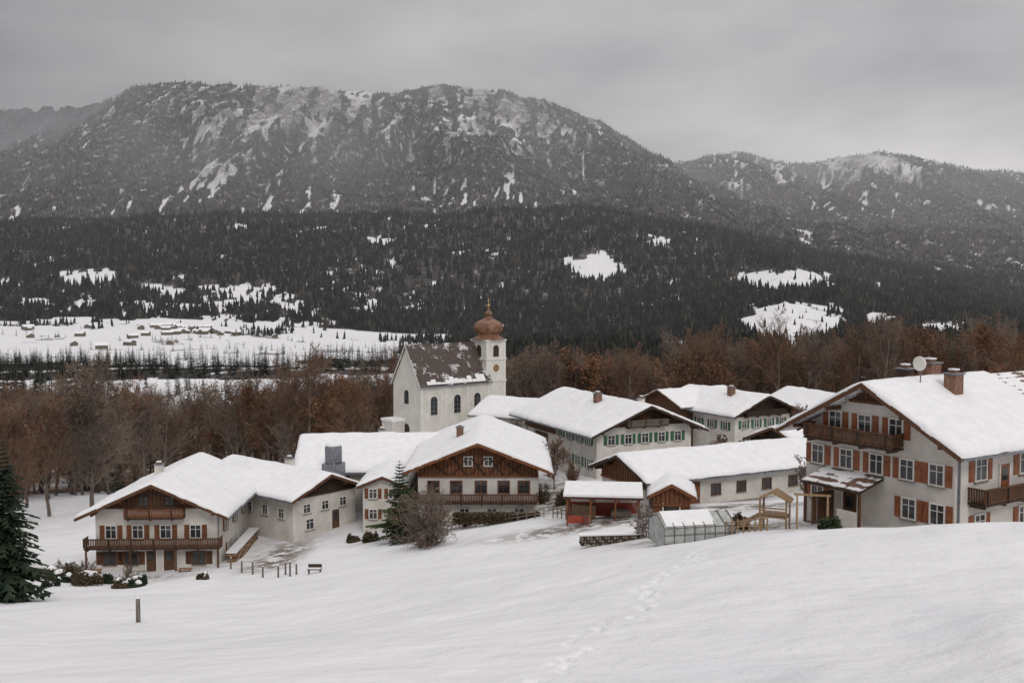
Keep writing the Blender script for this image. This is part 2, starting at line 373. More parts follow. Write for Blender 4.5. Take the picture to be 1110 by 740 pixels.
    def door(s,face,u,w=1.1,h=2.1,mt='wood',v0=0,off=0):
        s.on('door',mt,face,u,v0+h/2,off+.002,w,h,.06)
        for sg in(-1,1): s.on('door_frame','frame',face,u+sg*(w/2+.06),v0+h/2,off+.003,.12,h+.1,.1)
        s.on('door_glass','glass',face,u,v0+h*.7,off+.063,w*.6,h*.4,.015)
    def gablewood(s,v0,mt='wood',face='F',batt='woodd'):
        t=s.t;W=s.W; f=lambda c:s.rh-.25-t*abs(c)
        if v0<s.eh: poly=[(-W/2,v0),(W/2,v0),(W/2,f(W/2)),(0,f(0)),(-W/2,f(W/2))]; hw=W/2
        else:
            hw=(s.rh-.25-v0)/t; poly=[(-hw,v0),(hw,v0),(0,f(0))]
        y=(-.07,-.004) if face=='F' else (s.L+.004,s.L+.07)
        s.extr('gable_cladding',mt,poly,*y)
        c=-hw+.3
        while c<hw-.2:
            z1=f(c)-.05
            if z1-v0>.2: s.box('battens',batt,(c,(y[0] if face=='F' else y[1])+(-.02 if face=='F' else .02),(v0+z1)/2),(.07,.035,z1-v0-.1))
            c+=.42
        s.box('gable_beam',mt,(0,(y[0]-.05) if face=='F' else y[1]+.05,v0),(2*hw,.14,.22))
    def balcony(s,face,u0,u1,v,dep=1.2,mt='wood',hr=1.0,slat=.17):
        uc=(u0+u1)/2;L=u1-u0
        s.on('balcony_floor','woodd',face,uc,v,.005,L,.14,dep)
        s.on('balcony_rail',mt,face,uc,v+hr,dep-.08,L+.1,.1,.14)
        s.on('balcony_rail',mt,face,uc,v+.16,dep-.06,L,.1,.07)
        k=int(L/slat)
        for i in range(k+1):
            u=u0+L*i/max(k,1)
            s.on('balcony_slats',mt,face,u,v+hr*.55,dep-.05,slat*.72,hr*.78,.03)
        for u in(u0,u1):
            s.on('balcony_side',mt,face,u,v+hr,.01,.09,.1,dep-.1)
            for q in range(int(dep/slat)): s.on('balcony_slats',mt,face,u,v+hr*.55,.05+q*slat,.03,hr*.78,slat*.75)
        q=u0+.3
        while q<u1:
            s.on('balcony_brackets',mt,face,q,v-.17,.006,.14,.18,dep-.15); s.on('balcony_posts','woodd',face,q,v+hr*.5,dep+.01,.12,hr*1.05,.06); q+=2.2
    def chimney(s,c,y,w=.7,h=1.3,mt='plaster'):
        z=s.rh-s.t*abs(c)
        s.box('chimney',mt,(c,y,z+h/2-.4),(w,w,h+.8)); s.box('chimney_cap','metal',(c,y,z+h+.06),(w+.2,w+.2,.1)); s.box('chimney_pot','brick',(c,y,z+h+.2),(w*.5,w*.5,.2))
        s.box('chimney_snow','snow',(c,y,z+h+.35),(w*.6,w*.6,.1))
# ------------------------------------------------------------ terrain sheet
y1_=200*1.0132**np.arange(0,400); y1_=y1_[y1_<3900]
y3_=5520*1.012**np.arange(0,60); y3_=y3_[y3_<11000]
ys=np.concatenate([np.arange(-25,20,1.2),np.arange(20,56,.15),np.arange(56,200,.7),y1_,np.arange(3900,5500,22),y3_])
ss=np.concatenate([np.arange(-1.35,-.58,.012),np.arange(-.58,.0,.003),np.arange(0,.125,.0014),np.arange(.125,.58,.003),np.arange(.58,1.35,.012)])
S,Yg=np.meshgrid(ss,ys); Xg=S*(Yg+60)
x=Xg.ravel();y=Yg.ravel(); z=H(x,y)
zc=z.copy()
mk=np.where((y>22)&(y<58)&(x>-2)&(x<14))[0]
for fx,fy,fd in fp:
    q=((x[mk]-fx)/.17)**2+((y[mk]-fy)/.26)**2
    z[mk]-=.19*fd*np.exp(-q**1.4); z[mk]+=.035*fd*np.exp(-((np.sqrt(q)-1.7)/.4)**2)
den=density(x,y,zc)
den=np.where((y>150)&(y<420),.68+.4*(fbm(x/20,y/20,60)-.5)*2,den)*sm(165,190,y)
den=np.where((y>=420)&(y<1250),np.maximum(den,.75*(1-sm(420,640,y)))*(.4+.6*(den>.5)),den)
Wn=len(ss);Hn=len(ys); idx=np.arange(Wn*Hn).reshape(Hn,Wn)
Fa=np.stack([idx[:-1,:-1],idx[:-1,1:],idx[1:,1:],idx[1:,:-1]],-1).reshape(-1,4)
ter=bigmesh('terrain',np.stack([x,y,z],-1),Fa,['terrain'],smooth=True)
def attr(me,name,v):
    a=me.attributes.new(name,'FLOAT','POINT'); a.data.foreach_set('value',np.asarray(v,np.float32))
attr(ter.data,'forest',den)
attr(ter.data,'high',sm(4100,4700,y)*sm(230,150,py_of(zc,y)))
attr(ter.data,'litter',sm(160,200,y)*(1-sm(450,600,y)))
gy=np.gradient(z.reshape(Hn,Wn),axis=0)/np.maximum(np.gradient(Yg,axis=0),.01)
attr(ter.data,'rock',sm(4100,4500,y)*sm(.42,.7,fbm(x/120,y/200,71,4)+.3*sm(.3,.9,gy.ravel()))*.85)
def blob(cx,cy,rx,ry): return np.exp(-(((x-cx)/rx)**2+((y-cy)/ry)**2)**1.5)
slush=np.zeros_like(x)
for q in [(-24,101,3,10),(-40,95,8,2.5),(5.5,112,4,16),(8,88,10,3),(14,114,12,5),(-28,118,8,3),(16,73,8,4),(-8,103,8,2.5),(28,118,10,5),(-12,140,12,5),(20,89,7,3),(24,62,7,4),(-50,97,6,3)]: slush=np.maximum(slush,blob(*q))
attr(ter.data,'slush',slush)
# ------------------------------------------------------------ far conifers
def samp(nn,p0,p1,d0,d1):
    px=rng.uniform(p0,p1,nn); d=rng.uniform(d0,d1,nn); return (px-555)/F*d,d
Xs=[];Ys=[];Hs=[]
for nn,p0,p1,d0,d1,h0,h1,mn in [(48000,-400,1500,2150,3800,12,33,0),(66000,-400,1500,3800,5480,10,19,.14),(30000,690,1500,5480,7600,13,21,.14),(3000,-400,10,8000,9500,16,28,0),(14000,430,1500,1180,2200,12,26,0),(9000,-400,460,1900,2450,10,24,0)]:
    a,b_=samp(nn,p0,p1,d0,d1); zz=H(a,b_); dn=density(a,b_,zz)
    keep=rng.random(nn)<np.maximum(dn**1.2,mn)
    Xs.append(a[keep]);Ys.append(b_[keep]); Hs.append(rng.uniform(h0,h1,keep.sum())*(1-.3*(1-dn[keep])))
X=np.concatenate(Xs);Y=np.concatenate(Ys);Hh=np.concatenate(Hs);Z=H(X,Y)-1.0
N=len(X); print('conifers',N)
K=4; an=rng.uniform(0,6.28,N)[:,None]+np.arange(K)*2*math.pi/K
rad=(Hh*rng.uniform(.14,.26,N))
V=np.zeros((N,2*K+2,3),np.float32)
tilt=rng.normal(0,.02,(N,2))
for t_,(zb,zt,rr) in enumerate([(.08,.68,1.0),(.42,1.0,.66)]):
    o=t_*(K+1); jit=rng.uniform(.6,1.35,(N,K))
    V[:,o:o+K,0]=X[:,None]+np.cos(an)*rad[:,None]*rr*jit; V[:,o:o+K,1]=Y[:,None]+np.sin(an)*rad[:,None]*rr*jit
    V[:,o:o+K,2]=Z[:,None]+Hh[:,None]*(zb+rng.uniform(-.05,.05,(N,K)))
    V[:,o+K,0]=X+tilt[:,0]*Hh;V[:,o+K,1]=Y+tilt[:,1]*Hh;V[:,o+K,2]=Z+Hh*zt
ft=[]
for t_ in range(2):
    o=t_*(K+1)
    for i in range(K): ft.append([o+i,o+(i+1)%K,o+K])
ft=np.array(ft); Fa=(np.arange(N)[:,None,None]*(2*K+2)+ft[None]).reshape(-1,3)
bigmesh('spruce_forest',V.reshape(-1,3),Fa,['conf'])
# ------------------------------------------------------------ tree generators
def tubes(segs,k=3):
    V=[];Fc=[]
    for p0,p1,r0,r1 in segs:
        d=(p1-p0); 
        if d.length<1e-5: continue
        d.normalize(); a=d.orthogonal().normalized(); b=d.cross(a); o=len(V)
        for p,r in((p0,r0),(p1,r1)):
            for i in range(k):
                t=2*math.pi*i/k; V.append(p+a*(r*math.cos(t))+b*(r*math.sin(t)))
        for i in range(k): Fc.append((o+i,o+(i+1)%k,o+k+(i+1)%k,o+k+i))
    return V,Fc
def bare(name,seed,h,twig='twig',leaf=0,stems=1,minr=.02,dens=1.0,link=False,spread=.9,start=.25,wide=.42):
    R=random.Random(seed); segs=[];lv=[]
    def rv(s): return Vector((R.uniform(-s,s),R.uniform(-s,s),R.uniform(-s,s)))
    def grow(p,d,l,r,lev):
        n={0:9,1:5,2:3,3:2,4:1}[lev]; kids={0:2.1,1:1.75,2:1.8,3:1.6,4:0}[lev]*dens
        st=l/n
        for i in range(n):
            f=(i+1)/n
            d=(d+rv({0:.09,1:.18,2:.22,3:.3,4:.3}[lev])+Vector((0,0,{0:.05,1:.13,2:.12,3:.07,4:0}[lev]))).normalized()
            q=p+d*st; r1=max(r*(1-f*.8),minr)
            segs.append((p,q,max(r*(1-(f-1/n)*.8),minr),r1,lev))
            if lev<4 and not(lev==0 and f<start):
                for _ in range(int(kids+R.random())):
                    ax=d.orthogonal().normalized(); ax=Matrix.Rotation(R.uniform(0,6.283),3,d)@ax
                    ang=math.radians(R.uniform(30,62))*spread
                    nd_=(d*math.cos(ang)+ax*math.sin(ang)).normalized()
                    if lev==0: ll=h*wide*(1.0+.25*math.sin(f*3)-f*.55)*R.uniform(.7,1.1)
                    else: ll=l*R.uniform(.38,.6)*(1.15-.5*f)
                    grow(p.lerp(q,R.random()),nd_,ll,max(r1*.55,minr),lev+1)
            p=q
        if lev>=3 and leaf and R.random()<leaf: lv.append(p)
    for s_ in range(stems):
        if stems==1: grow(Vector((0,0,-.6)),Vector((R.uniform(-.06,.06),R.uniform(-.06,.06),1)).normalized(),h*.85,h*.016,0)
        else: grow(Vector((R.uniform(-.4,.4),R.uniform(-.4,.4),-.3)),Vector((R.uniform(-.6,.6),R.uniform(-.6,.6),1)).normalized(),h*.8*R.uniform(.6,1),h*.012,1)
    big=[s_[:4] for s_ in segs if s_[4]<=1]; sml=[s_[:4] for s_ in segs if s_[4]>1]
    V1,F1=tubes(big,5); V2,F2=tubes(sml,3); mi=[0]*len(F1)+[1]*len(F2)
    V=V1+V2; Fc=list(F1)+[tuple(i+len(V1) for i in f) for f in F2]
    for p in lv:
        for _ in range(3):
            c=p+rv(.35); a=rv(1).normalized()*.14; b=a.orthogonal().normalized()*.11; o=len(V)
            V+= [c-a-b,c+a-b,c+a+b,c-a+b]; Fc.append((o,o+1,o+2,o+3)); mi.append(2)
    o=bigmesh(name,[tuple(v) for v in V],Fc,['bark',twig,'leaf'],mi,link=link); return o
def spruce(name,seed,h,r,whorls,nb,seg=5,mt='needle',link=False,droop=.25,irr=.25,base=.06):
    R=random.Random(seed); V=[];Fc=[];mi=[]
    tv,tf=tubes([(Vector((0,0,-.5)),Vector((0,0,h*.5)),h*.016,h*.009),(Vector((0,0,h*.5)),Vector((0,0,h*.98)),h*.009,.015)],6)
    V+=tv;Fc+=tf;mi+=[0]*len(tf)
    for w in range(whorls):
        f=w/(whorls-1); z=h*(base+(1-base)*f**.95); L=r*(1-f)**.85*R.uniform(1-irr,1+irr*.6)+.12
        for k in range(nb):
            a=R.uniform(0,6.283); l=L*R.uniform(.6,1.15); d=Vector((math.cos(a),math.sin(a),0)); sd=Vector((-d.y,d.x,0))
            up=R.uniform(.1,.35)*(.4+f)
            def at_(t): return Vector((0,0,z))+d*(l*t)+Vector((0,0,l*(up*t-droop*t*t*1.6)))
            for i in range(seg):
                t0=i/seg;t1=(i+1)/seg
                a0=at_(t0);a1=at_(t1); wd=l*.26*(1-t0*.75)+.05
                for sg in(-1,1):
                    j=R.uniform(.6,1.3); tip=a1+sd*(sg*wd*j)+Vector((0,0,-wd*R.uniform(.1,.7))); o=len(V)
                    V+=[a0,a1+d*(l*.03),tip+d*(l*.06),a0.lerp(tip,.55)+Vector((0,0,-.05))]
                    Fc.append((o,o+1,o+2,o+3)); mi.append(1)
    return bigmesh(name,[tuple(v) for v in V],Fc,['bark',mt],mi,link=link)
def scatter(name,pts,objs,scl,idxs):
    c=bpy.data.collections.new(name+'_source')
    for o in objs: c.objects.link(o)
    me=bpy.data.meshes.new(name); me.from_pydata([tuple(p) for p in pts],[],[])
    attr(me,'scl',scl); a=me.attributes.new('idx','INT','POINT'); a.data.foreach_set('value',np.asarray(idxs,np.int32))
    a=me.attributes.new('rot','FLOAT_VECTOR','POINT'); rr=np.stack([rng.normal(0,.04,len(pts)),rng.normal(0,.04,len(pts)),rng.uniform(0,6.28,len(pts))],-1); a.data.foreach_set('vector',rr.astype(np.float32).ravel())
    o=bpy.data.objects.new(name,me); bpy.context.collection.objects.link(o)
    ng=bpy.data.node_groups.new(name+'_gn','GeometryNodeTree'); ng.interface.new_socket('Geometry',in_out='INPUT',socket_type='NodeSocketGeometry'); ng.interface.new_socket('Geometry',in_out='OUTPUT',socket_type='NodeSocketGeometry')
    N_=ng.nodes; gi=N_.new('NodeGroupInput');go=N_.new('NodeGroupOutput'); ip=N_.new('GeometryNodeInstanceOnPoints'); ci=N_.new('GeometryNodeCollectionInfo')
    ci.inputs['Collection'].default_value=c; ci.inputs['Separate Children'].default_value=True; ci.inputs['Reset Children'].default_value=True
    def na(n_,t):
        q=N_.new('GeometryNodeInputNamedAttribute'); q.data_type=t; q.inputs['Name'].default_value=n_; return [s_ for s_ in q.outputs if s_.enabled and s_.name=='Attribute'][0]
    er=N_.new('FunctionNodeEulerToRotation'); Lk=ng.links.new
    Lk(gi.outputs[0],ip.inputs['Points']); Lk(ci.outputs[0],ip.inputs['Instance']); ip.inputs['Pick Instance'].default_value=True
    Lk(na('idx','INT'),ip.inputs['Instance Index']); Lk(na('rot','FLOAT_VECTOR'),er.inputs[0]); Lk(er.outputs[0],ip.inputs['Rotation']); Lk(na('scl','FLOAT'),ip.inputs['Scale']); Lk(ip.outputs[0],go.inputs[0])
    md=o.modifiers.new('instances','NODES'); md.node_group=ng; return o
beech=[bare('beech_a',1,19,'twig',0),bare('beech_b',2,18,'twig',.07,wide=.5),bare('beech_c',3,20,'twigg',0,spread=.75,wide=.38),bare('beech_d',4,16,'twig',.3,wide=.48),bare('beech_e',5,19,'twigg',0,wide=.48),bare('beech_f',6,13,'twig',.1,wide=.55,start=.1)]
pts=[];sc_=[]
def addp(nn,p0,p1,d0,d1,s0=.75,s1=1.15):
    for _ in range(nn):
        px=rng.uniform(p0,p1);d=rng.uniform(d0,d1); pts.append(((px-555)/F*d,d)); sc_.append(rng.uniform(s0,s1))
addp(240,-260,440,162,260); addp(160,-260,440,260,430)
addp(150,430,860,200,300,.8,1.22); addp(130,430,860,300,440,.85,1.25)
addp(130,850,1380,190,300,.7,1.1); addp(100,850,1380,300,450,.8,1.15); addp(42,-260,50,138,170)
for px,d in ((1085,150),(1110,160),(1065,170),(1135,150),(1100,185)): pts.append(((px-555)/F*d,d)); sc_.append(.9)
pts=np.array(pts); zz=H(pts[:,0],pts[:,1])
scatter('bare_beech_forest',np.column_stack([pts,zz]),beech,sc_,rng.choice(6,len(pts),p=[.23,.18,.19,.06,.2,.14]))
sp=[spruce('spruce_a',11,18,3.2,26,8,4),spruce('spruce_b',12,15,2.8,24,8,4)]
pts=[]
addp(26,-300,440,200,400);addp(40,430,1450,240,420);addp(110,-300,1450,420,620); 
pts+=[P(822,400,205)[:2],P(745,400,230)[:2],P(395,400,210)[:2],P(12,400,190)[:2],P(125,400,150)[:2]]
pts=np.array(pts); zz=H(pts[:,0],pts[:,1])
scatter('spruce_grove',np.column_stack([pts,zz]),sp,rng.uniform(.5,1.0,len(pts)),rng.integers(0,2,len(pts)))
lowsp=[spruce('valley_spruce_a',51,19,3.6,15,6,2,'conf'),spruce('valley_spruce_b',52,15,3.8,13,6,2,'conf',irr=.4),spruce('valley_spruce_c',53,22,3.6,17,6,2,'conf',irr=.3)]
a,b_=samp(11000,-400,1500,540,1180); zz=H(a,b_); dn=density(a,b_,zz); kp=rng.random(len(a))<dn*.85
a2,b2=samp(7000,-300,460,1180,2000); z2=H(a2,b2); k2=rng.random(len(a2))<density(a2,b2,z2)*.7; a2=a2[k2];b2=b2[k2]
a=np.concatenate([a[kp],a2]);b_=np.concatenate([b_[kp],b2]); zz=H(a,b_)
scatter('valley_spruce_groves',np.column_stack([a,b_,zz]),lowsp,np.where(b_>1180,rng.uniform(.3,.8,len(a)),rng.uniform(.35,1.05,len(a))),rng.integers(0,3,len(a)))
def put(o,px,d,dz=0,rz=0):
    g_=G(px,d); o.location=(g_[0],g_[1],g_[2]+dz); o.rotation_euler=(0,0,rz); return o
put(bare('bare_tree',21,20,'twigg',0,link=True,minr=.028,dens=1.3,start=.2,spread=1.0,wide=.42),95,132)
put(bare('bare_tree',22,16,'twig',0,link=True,minr=.026,dens=1.1),48,128,rz=1)
put(bare('bare_tree',23,15,'twigg',0,link=True,minr=.026,dens=1.1),150,150,rz=1)
put(bare('bare_tree',24,17,'twig',0,link=True,minr=.026,dens=1.1),8,120,rz=1)
put(spruce('spruce_tree',31,11.5,3.4,34,13,6,'needle',link=True,irr=.35),-2,72)
put(spruce('pine_tree',32,8.2,2.5,24,12,6,'needle2',link=True,irr=.5,droop=.1),432,100)
put(spruce('pine_tree',33,6.0,2.2,20,12,6,'needle2',link=True,irr=.5,droop=.1),441,99)
put(bare('bare_bush',34,7.5,'twigg',0,stems=12,link=True,minr=.018,dens=1.3,spread=1),455,92,-.3)
put(bare('bare_bush',35,3.6,'twigg',0,stems=5,link=True,minr=.014),700,76)
put(bare('bare_bush',36,3,'twig',0,stems=5,link=True,minr=.014),722,92)
for i,(px,d,hh) in enumerate([(602,120,7),(875,88,6),(620,112,5),(560,140,7),(862,140,8),(395,140,7),(782,122,6),(310,150,8),(905,140,9)]): put(bare('bare_tree',60+i,hh,'twigg' if i%2 else 'twig',0,link=True,minr=.02),px,d)
# ------------------------------------------------------------ houses
def gz(x,y): return float(H(x,y)[0])
h=House('timber_balcony_chalet',(-36.1,100,-28.9),-2,12.3,15.5,9.1,24,1.4,1.6,verge='wood')
h.gablewood(6.5,'wood'); 
for u in(-4.6,-1.9,.9,3.9): h.win('F',u,4.0,1.0,1.25,'woodr')
for u in(-1.3,1.3): h.win('F',u,7.0,.9,1.1,None,'wood',.07)
h.balcony('F',-6.9,6.6,2.55,1.3,'wood'); h.balcony('F',-2.9,2.9,5.55,1.1,'woodr',.9)
for u in(-4.8,-2.6,4.2): h.win('F',u,1.3,1.2,1.2,'wood','wood')
h.door('F',1.2); h.door('F',-.6,1.0,2.0)
for u in(-6.7,-2.3,2.2,6.4): h.box('posts','wood',(u,-1.2,1.2),(.16,.16,2.5))
for u in(3,7,11): h.win('R',u,4.1,.9,1.1,'woodr')
h.win('R',4,1.4,.9,1.1,'woodr'); h.win('R',9,1.4,.9,1.1,None)
h.chimney(-2.2,8,.8,1.3); h.box('downpipe','metal',(6.2,-.1,2.8),(.1,.1,5.4))
h.box('terrace','stone',(0,-2.4,-.55),(14.5,4.8,1.0)); h.box('terrace_snow','snow',(-4,-3.8,.02),(6,1.6,.16))
for u in(-5.5,3.4): 
    h.box('patio_table','woodt',(u,-2.2,.75),(1.3,.8,.06)); h.box('patio_bench','woodg',(u,-3,.4),(1.3,.3,.06))
    for q in(-.5,.5): h.box('patio_table','woodt',(u+q,-2.2,.35),(.08,.6,.74)); h.box('patio_bench','woodg',(u+q,-3,.18),(.07,.25,.38))
for i in range(11):
    for k in range(6): h.box('firewood_stack','woodt' if (i*5+k*3)%4 else 'wood',(7.2+random.uniform(-.05,.05),1.5+i*.95+.15*(k%2),-.05+.24*k),(.9,.88,.21),(0,0,random.uniform(-.05,.05)))
h.box('firewood_snow','snow',(7.2,6.3,1.48),(1.1,10.6,.14)); h.finish()
x0,y0=(350-555)/F*112,112
h=House('white_annex_house',(x0,y0,-27.7),-50,9,17,6.5,22,1.0,1.2)
h.gablewood(4.3,'woodd')
for u in(-2.6,0,2.6): h.win('F',u,2.9,.9,.9,None)
h.win('F',-2.2,1.1,1.0,1.1,None); h.door('F',1.5)
for u in(2,5,8,11,14): h.win('L',u,2.4,.9,1.0,None)
h.chimney(2,9,.8,1.2); h.finish()
b=B('water_tank_tower',(*G(360,117)[:2],-27.5),10)
b.box('shaft','metal',(0,0,3),(2.2,2.0,7.2)); b.lathe('tank','metal',[(.9,0),(1.0,.1),(1.0,1.9),(.9,2.05)],(0,0,6.6)); b.lathe('snow_cap','snow',[(.95,0),(.8,.2),(.3,.3)],(0,0,8.66)); b.box('ladder','metal',(.4,-1.06,5),(.3,.06,4)); b.finish()
h=House('snowy_farm_barn',((338-555)/F*128,126,-27.2),86,13,15.5,8.3,25,1.0,1.2)
for u in(2,4.5,9.2,11.8): h.win('R',u,3.6,.9,1.1,'woodr'); 
for u in(8,10.5,13.5): h.win('R',u,1.2,.9,1.1,None)
h.gablewood(5,'wood'); h.chimney(-1.5,9,.8,1.0); h.finish()
h=House('white_side_house',(-14.4,110,-26.7),0,4.5,9,5.6,22,.6,.6)
h.win('F',-1.1,3.6,.8,1.0,'woodr');h.win('F',1.1,3.6,.8,1.0,'woodr');h.win('F',-1.1,1.3,.8,1.0,'woodr');h.door('F',1,1,2.0); h.finish()
h=House('timber_gable_chalet',(-3.7,108,-25.9),0,13.2,20,9.0,21.5,1.5,1.7,verge='woodr')
h.gablewood(5.15,'woodr')
for c in(-4,-2,0,2,4):
    h.beam('gable_struts','woodd',(c-.8,-.14,5.3),(c+.8,-.14,6.4 if abs(c)>3 else 7.2),.13); h.beam('gable_struts','woodd',(c+.8,-.16,5.3),(c-.8,-.16,6.4 if abs(c)>3 else 7.2),.13)
h.win('F',-1.1,6.8,.8,.9,None,'frame',.08);h.win('F',1.1,6.8,.8,.9,None,'frame',.08)
for u in(-4.9,-2.4,.3,2.8,5.0): h.win('F',u,3.95,1.15,1.25,None,'woodr')
h.balcony('F',-6.5,6.5,2.35,1.3,'wood'); 
for u in(-4.5,-1.5,1.5,4.5): h.win('F',u,1.0,1.0,1.1,None)
h.win('R',4,4,.9,1.1,'woodr'); h.win('R',9,4,.9,1.1,'woodr'); h.chimney(-2.4,8,.8,1.3,'brick')
h.finish()
h=House('green_shutter_farmhouse',(17.2,128,-24.5),-24,14.2,22,9.2,22,1.6,1.6,verge='woodd')
h.gablewood(6.6,'wood')
for u in(-5,-2.5,0,2.5,5): h.win('F',u,4.9,.95,1.15,'shutg'); h.win('F',u,1.7,.95,1.15,'shutg')
h.balcony('F',-3,3,6.5,1.0,'woodg',.85); 
for u in(-1.2,1.2): h.win('F',u,7.6,.8,.9,None,'wood',.07)
for u in(2,4.6,7.2,10): h.win('L',u,4.8,.95,1.15,'shutg'); h.win('L',u,1.7,.95,1.15,'shutg')
h.on('barn_door','wood','L',16,2.0,.01,4,4,.08); h.on('barn_cladding','wood','L',16.5,5,.01,10,1.6,.07)
h.chimney(-2,9,.9,1.4,'brick'); h.chimney(2.5,5,.7,1.2); h.finish()
h=House('barn_wing',(9,150,-25.5),-60,9,14,8.0,22,1.2,1.0); h.gablewood(4,'wood'); h.on('arch_door','wood','L',4,1.5,.01,3,3.2,.08); h.finish()
h=House('timber_barn',(24,158,-25),60,9,12,8.6,22,1.2,1.0,wall='wood',snow=.12); h.finish()
h=House('green_shutter_house',(38.0,150,-25.3),-30,11.2,16,8.9,22,1.4,1.4,verge='woodd')
h.gablewood(5.9,'woodd')
for u in(-3.8,-1.3,1.3,3.8): h.win('F',u,4.6,.9,1.1,'shutg'); h.win('F',u,1.7,.9,1.1,'shutg')
for u in(2,5,8): h.win('L',u,4.3,.9,1.1,'shutg')
h.balcony('F',-4,4,5.9,.9,'woodd',.8); h.chimney(-1.8,5,.9,1.4,'brick'); h.finish()
h=House('grey_barn',(50,152,-24.8),-20,9,12,8.2,24,1.2,1.0,wall='woodd'); h.finish()
h=House('long_low_barn',(11.2,98,-22.0),63,8.4,23.5,5.3,20,1.0,1.0,verge='woodd')
h.gablewood(2.6,'woodr'); h.on('timber_bay','woodr','R',3.2,1.4,.01,5.6,2.9,.08); h.on('timber_bay_door','woodd','R',3.2,1.1,.095,2.2,2.2,.05)
for u in(8,11.2,14.5,18,21): h.win('R',u,1.9,1.0,.9,None,'wood')
h.on('plinth','stone','R',15,.1,.01,17,.8,.06); h.finish()
b=House('gabled_woodshed',(14.6,90.2,-21.9),8,3.4,4.5,3.9,28,.5,.5,wall='woodr',verge='woodr'); b.gablewood(1.9,'woodr'); b.door('F',0,1.4,2.0,'woodd'); b.finish()
cg=G(655,90)
b=B('open_carport',(cg[0],cg[1],cg[2]-.1),6)
for u in(-3.2,-1.1,1.1,3.2):
    b.box('posts','woodr',(u,-1.8,1.2),(.17,.17,2.7)); b.box('posts','woodr',(u,1.6,1.3),(.17,.17,2.9))
    if abs(u)<3: b.beam('braces','woodr',(u,-1.8,1.9),(u+.6,-1.8,2.45),.1)
b.box('back_wall','red',(0,1.72,.65),(6.2,.08,1.3)); b.box('back_wall_top','frame',(0,1.73,1.62),(6.2,.07,.6)); b.box('front_rail','red',(-2.15,-1.82,.45),(1.9,.06,.7)); b.box('front_fascia','red',(0,-2.05,2.45),(6.9,.07,.2))
b.box('stored_cart','woodg',(1.6,.2,.7),(1.8,1.2,.5)); b.box('stored_cart','woodd',(1.6,.2,.35),(1.4,1.3,.2)); b.box('stored_logs','woodt',(-1.8,1.0,.6),(2.2,.7,1.1))
b.box('roof','woodd',(0,0,2.7),(7.2,4.5,.12),(.09,0,0)); b.box('roof_snow','snow',(0,0,2.87),(7.1,4.4,.2),(.09,0,0)); b.finish()
h=House('small_timber_house',(30.5,113,-22),60,7.5,9,6.0,22,1.0,1.0,wall='woodd'); h.finish()
h=House('small_timber_house',(37,104,-21.5),60,6,7,4.4,22,.8,.8,wall='wood'); h.finish()
h=House('balcony_guesthouse',(24.7,67.1,-16.5),58,12,19,10.0,28,1.4,1.6,verge='wood',snowrange=(-1.6,12.5),roof='tileq')
h.gablewood(8.6,'wood')
for u in(-3.4,-.9,1.6): h.win('F',u,7.05,.95,1.2,'shutr','frame')
for u in(-4.9,-2.4,.1,2.5,4.7): h.win('F',u,4.45,.95,1.25,'shutr')
for u in(-4.9,2.7,4.8): h.win('F',u,1.9,.95,1.25,'shutr')
h.balcony('F',-5.2,2.2,5.75,1.25,'wood',1.0)
h.door('F',-2.0,1.2,2.1,'wood',0); 
h.box('porch_roof','woodd',(-1.8,-1.2,3.15),(5.0,2.6,.14),(.28,0,0)); h.box('porch_snow','tileq',(-1.8,-1.2,3.27),(4.9,2.5,.09),(.28,0,0))
for u in(-4.1,.5): h.box('porch_posts','wood',(u,-2.2,1.4),(.16,.16,2.9))
h.box('porch_wall','wood',(-3.4,-1.2,1.0),(.1,2.2,2.2)); h.box('porch_wall','plaster',(-.4,-2.2,.6),(1.8,.12,1.6))
for u in(2.6,7.5,12): h.win('R',u,4.75,1.1,1.3,'shutr'); h.win('R',u,1.2,1.0,1.2,'shutr')
h.balcony('R',1.3,9,2.7,1.2,'wood',1.0); h.door('R',5.2,1.0,2.1,'shutr',2.75)
h.chimney(2.0,5.5,.9,1.5,'brick'); h.chimney(-.6,6.5,1.1,1.3,'brick'); h.chimney(-.6,3.8,.8,1.0,'woodd')
h.box('downpipe','metal',(6.12,.25,3),(.1,.1,6.8))
h.box('dish_pole','metal',(.9,3.4,10.2),(.06,.06,1.6))
dp=[(.5*math.cos(a),.5*math.sin(a)+11.2) for a in np.linspace(0,2*math.pi,20,endpoint=False)]
h.extr('satellite_dish','frame',[(p[0]+.9,p[1]) for p in dp],3.22,3.3)
h.finish()
# ------------------------------------------------------------ church
h=House('village_church',(-16.8,157.9,-24.7),50,7.6,14,15.4,57,.35,.25,wall='plaster2',roof='tilep',snow=0,verge='plaster2',base=3)
def arch(h,face,u,v,w,hh,mt,th,off=.0):
    poly=[(u-w/2,v),(u+w/2,v)]+[(u+w/2*math.cos(a),v+hh-w/2+w/2*math.sin(a)) for a in np.linspace(0,math.pi,9)]
    if face=='R': h.extr('arched_windows',mt,poly,h.W/2+off,h.W/2+off+th,'x')
    else: h.extr('arched_windows',mt,poly,-off-th,-off,'y')
for u in(2.6,7.2,11.3):
    arch(h,'R',u,4.2,1.75,3.3,'frame',.05,.01); arch(h,'R',u,4.35,1.3,2.95,'glass',.03,.06)
    for k in range(3): h.box('glazing_bars','metal',(h.W/2+.1,u,5+k*.7),(.03,1.25,.05))
    h.box('glazing_bars','metal',(h.W/2+.11,u,5.7),(.03,.05,2.5))
for u in(.25,4.9,9.3,13.7): h.box('pilasters','frame',(h.W/2+.06,u,4),(.12,.5,10))
